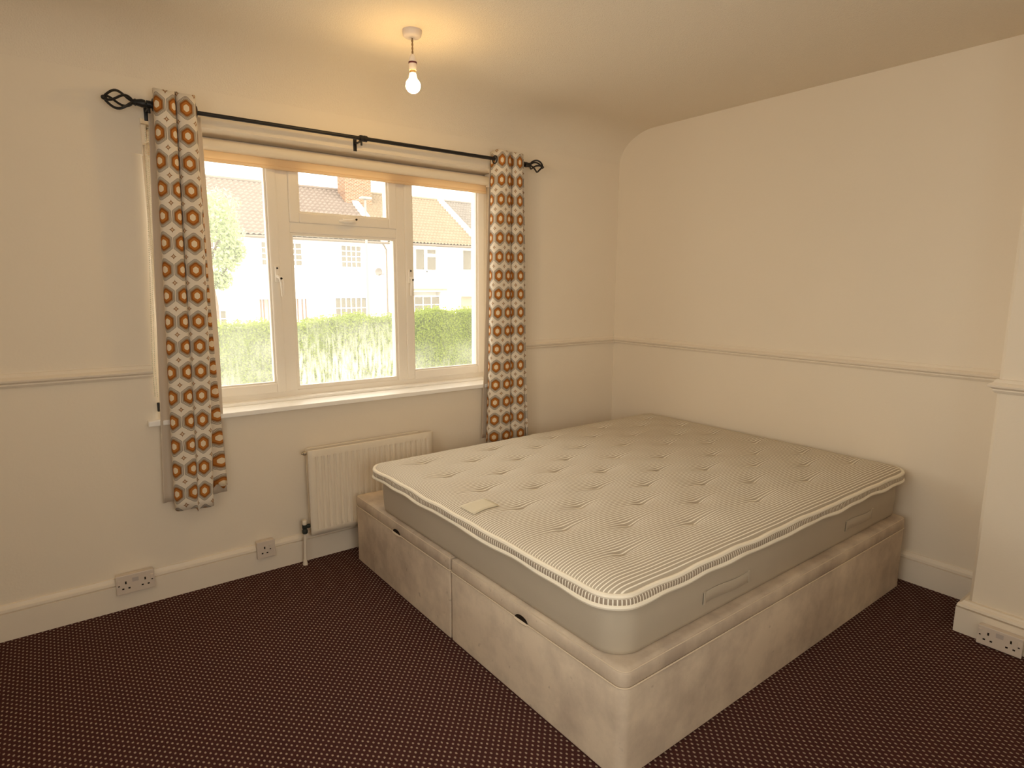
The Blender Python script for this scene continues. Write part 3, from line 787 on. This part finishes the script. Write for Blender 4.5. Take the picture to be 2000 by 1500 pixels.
def pickt():
    bx, by, bz, br_ = random.choice(blobs)
    d = Vector((random.gauss(0, 1), random.gauss(0, 1), random.gauss(0, 1))); d.normalize()
    return Vector((bx, by, bz))+d*br_*random.random()**.4, d
tag(leaves(5200, pickt, .085).make('leaves', M_TREE, tr), kind='stuff')

M_RENDER = plain('white_render', (.80, .78, .74), .9, .1, var=.03)
M_EFRAME = plain('exterior_white_frame', (.80, .78, .74), .5, .3)
M_EPANE = plain('exterior_pane', (.13, .115, .085), .3, .4, var=.2)
M_GUTTER = plain('gutter_grey', (.15, .12, .09), .6, .3)
M_FLASH = plain('white_flashing', (.85, .83, .78), .8, .2)
def tile_mat(name, a, b_):
    n = N(name, .85, .15); n.col(n.mix(n.noise(n.co(), 1.6, 5, .65), a, b_)); return n.m
def brick():
    n = N('chimney_brick', .9, .1); t = n.new('ShaderNodeTexBrick'); n.put(t.inputs['Vector'], n.comb(n.sep(n.co())[0], n.sep(n.co())[2], 0.))
    t.inputs['Color1'].default_value = (.22, .105, .052, 1); t.inputs['Color2'].default_value = (.16, .075, .04, 1); t.inputs['Mortar'].default_value = (.36, .29, .22, 1)
    t.inputs['Scale'].default_value = 1; t.inputs['Brick Width'].default_value = .23; t.inputs['Row Height'].default_value = .085; t.inputs['Mortar Size'].default_value = .012
    n.col(t.outputs[0]); return n.m
M_BRICK = brick()
EY, EZ, RYY, RZZ = 31.65, 3.93, 37.2, 7.53
def roof(par, x0, x1, mat, pitch):
    nr = 17; nw = int((x1-x0)/pitch)*6; V = []; F = []
    for j in range(nr):
        for e in (0, 1):
            t = (j+e)/nr; y = EY+(RYY-EY)*t; z = EZ+(RZZ-EZ)*t+(.12 if e == 0 else .0)
            for i in range(nw+1):
                x = x0+(x1-x0)*i/nw; V.append((x, y, z+.035*math.sin(2*PI*i/6)))
    n = nw+1
    for j in range(2*nr-1):
        for i in range(nw): a = j*n+i; F.append((a, a+1, a+n+1, a+n))
    o = mk('roof_tiles', V, F, mat, par, None, True, 30)
    B().tube([(x0, RYY, RZZ+.05), (x1, RYY, RZZ+.05)], .12, 8).make('ridge_tiles', mat, o, smooth=True)
    k = len(V)
    B().prism([(RYY, RZZ), (RYY+5.4, EZ), (RYY+5.4, EZ-.1), (RYY, RZZ-.1)], x0, x1).make('back_slope', mat, o)
    return o
def house_window(par, x0, x1, z0, z1, y, cols, rows, name='window', dep=.10, sill=True):
    b = B(); t = .055; cw = (x1-x0)/cols; rh = (z1-z0)/rows
    b.box(x0-.06, x1+.06, y-dep, y+.02, z0-.06, z0); b.box(x0-.06, x1+.06, y-dep, y+.02, z1, z1+.06)
    b.box(x0-.06, x0, y-dep, y+.02, z0, z1); b.box(x1, x1+.06, y-dep, y+.02, z0, z1)
    for i in range(1, cols): b.box(x0+cw*i-t/2, x0+cw*i+t/2, y-dep+.01, y+.02, z0, z1)
    for i in range(1, rows): b.box(x0, x1, y-dep+.015, y+.02, z0+rh*i-t/2, z0+rh*i+t/2)
    if sill: b.box(x0-.15, x1+.15, y-dep-.12, y, z0-.14, z0-.06)
    o = b.make(name, M_EFRAME, par)
    for i in range(cols):
        for j in range(rows):
            B().box(x0+cw*i+t/2, x0+cw*(i+1)-t/2, y-dep+.05, y-dep+.07, z0+rh*j+t/2, z0+rh*(j+1)-t/2).make('pane', M_EPANE, o)
    return o
FYH = 32.0
def house(x0, x1, label, tiles, pitch):
    h = empty('house', ((x0+x1)/2, 37, GZ), label, 'house', 'terraced houses across the street')
    B().box(x0, x1, FYH, FYH+10.5, GZ, 3.95).make('wall', M_RENDER, h)
    roof(h, x0, x1, tiles, pitch)
    B().tube([(x0, EY-.04, EZ-.02), (x1, EY-.04, EZ-.02)], .075, 8).make('gutter', M_GUTTER, h, smooth=True)
    B().box(x0, x1, EY+.02, FYH, EZ-.16, EZ-.02).make('soffit', M_FLASH, h)
    b = B(); p = [(EY-.05, EZ+.02), (RYY, RZZ+.02), (RYY, RZZ+.24), (EY-.05, EZ+.22)]
    b.prism(p, x1-.42, x1-.0).make('roof_flashing', M_FLASH, h)
    return h
HA = house(1.5, 13.82, 'white house with grey-brown tiled roof and brick chimney', tile_mat('tiles_brown', (.150, .116, .094), (.215, .172, .140)), .30)
HB = house(13.84, 21.04, 'white house with orange-tan tiled roof seen in the right pane', tile_mat('tiles_orange', (.185, .142, .092), (.255, .20, .135)), .24)
HC = house(21.06, 28.5, 'white house with dull grey roof at the far right of the window', tile_mat('tiles_grey', (.15, .13, .11), (.195, .172, .148)), .24)
house_window(HA, 11.0, 12.2, 2.42, 3.66, FYH, 4, 4); house_window(HA, 6.5, 8.66, 2.44, 3.66, FYH, 6, 4)
house_window(HA, 3.4, 4.5, 2.44, 3.66, FYH, 3, 3); house_window(HA, 3.6, 4.5, -.85, .0, FYH, 3, 2)
bay = B().box(10.2, 12.4, 31.5, FYH, GZ, -.62).box(10.05, 12.55, 31.4, FYH, .70, .85).box(10.2, 10.3, 31.5, FYH, -.62, .70).box(12.3, 12.4, 31.5, FYH, -.62, .70).make('bay_window', M_RENDER, HA)
house_window(HA, 10.36, 12.24, -.54, .62, 31.56, 6, 2, sill=False)
B().box(6.55, 7.55, 31.93, FYH, GZ, .75).make('door', plain('door_pale', (.55, .50, .42), .6, .3), HA)
for x in (5.90, 6.05, 6.30, 7.83, 8.08, 8.27): B().tube([(x, 30.5, GZ), (x, 30.5, .62)], .045, 8).make('porch_post', plain('porch_post_brown', (.20, .13, .10), .7, .2), HA, smooth=True)
B().box(5.75, 8.45, 30.35, FYH, .62, .80).make('porch_roof', M_RENDER, HA)
ch = B().box(12.93, 14.75, 35.7, 36.9, 5.6, 9.6).make('chimney', M_BRICK, HA)
B().box(12.83, 14.85, 35.6, 37.0, 9.6, 9.8).make('chimney_cap', M_BRICK, ch)
B().tube([(13.5, 31.58, 3.86), (13.86, 31.88, 3.52), (13.86, 31.9, GZ)], .05, 8)  .make('downpipe', M_GUTTER, HA, smooth=True)
dish = B().lathe([(0, .0), (.10, -.012), (.18, -.04), (.24, -.085), (.235, -.09), (.17, -.05), (0, -.012)], (13.2, 31.72, 2.18), 18, 'y').make('satellite_dish', plain('dish_grey', (.17, .15, .13), .5, .3), HA, smooth=True)
B().tube([(13.2, 31.98, 2.0), (13.2, 31.72, 2.15)], .025, 6).make('dish_arm', M_GUTTER, dish, smooth=True)
B().tube([(13.2, 31.7, 2.0), (13.45, 31.35, 2.05)], .025, 6).make('dish_feed', M_GUTTER, dish, smooth=True)
house_window(HB, 15.9, 16.52, 2.36, 3.66, FYH, 1, 1); house_window(HB, 16.72, 17.38, 2.36, 3.20, FYH, 1, 1); house_window(HB, 16.72, 17.38, 3.38, 3.66, FYH, 1, 1, sill=False); house_window(HB, 19.45, 20.14, 2.42, 3.72, FYH, 1, 1)
B().box(15.3, 17.5, 31.4, FYH, GZ, -.42).box(15.1, 17.72, 31.25, FYH, .98, 1.14).box(15.3, 15.4, 31.4, FYH, -.42, .98).box(17.4, 17.5, 31.4, FYH, -.42, .98).make('bay_window', M_RENDER, HB)
B().box(15.05, 17.77, 31.2, 31.27, 1.06, 1.18).make('bay_fascia', plain('bay_fascia_brown', (.30, .22, .16), .7, .2), HB)
house_window(HB, 15.46, 17.28, -.34, .66, 31.46, 3, 2, sill=False)
B().box(19.35, 20.5, 31.92, FYH, GZ, .62).make('door', plain('door_brown', (.36, .30, .22), .6, .3), HB)
B().box(19.2, 20.7, 31.3, FYH, .72, .84).make('porch_canopy', M_RENDER, HB)
house_window(HC, 23.5, 25.0, 2.4, 3.66, FYH, 2, 2)
lp = empty('street_lamp', (6.27, 18, GZ), 'tall pale grey lamp post outside in front of the chimney', 'street lamp')
B().tube([(6.27, 18, GZ), (6.27, 18, 1.0), (6.27, 18, 4.46)], [.055, .048, .038], 10).make('post', plain('lamp_post_grey', (.26, .245, .22), .6, .3), lp, smooth=True)
B().box(6.08, 6.50, 17.9, 18.1, 4.42, 4.50, .02).make('lantern', plain('lamp_head_grey', (.26, .245, .22), .5, .3), lp)
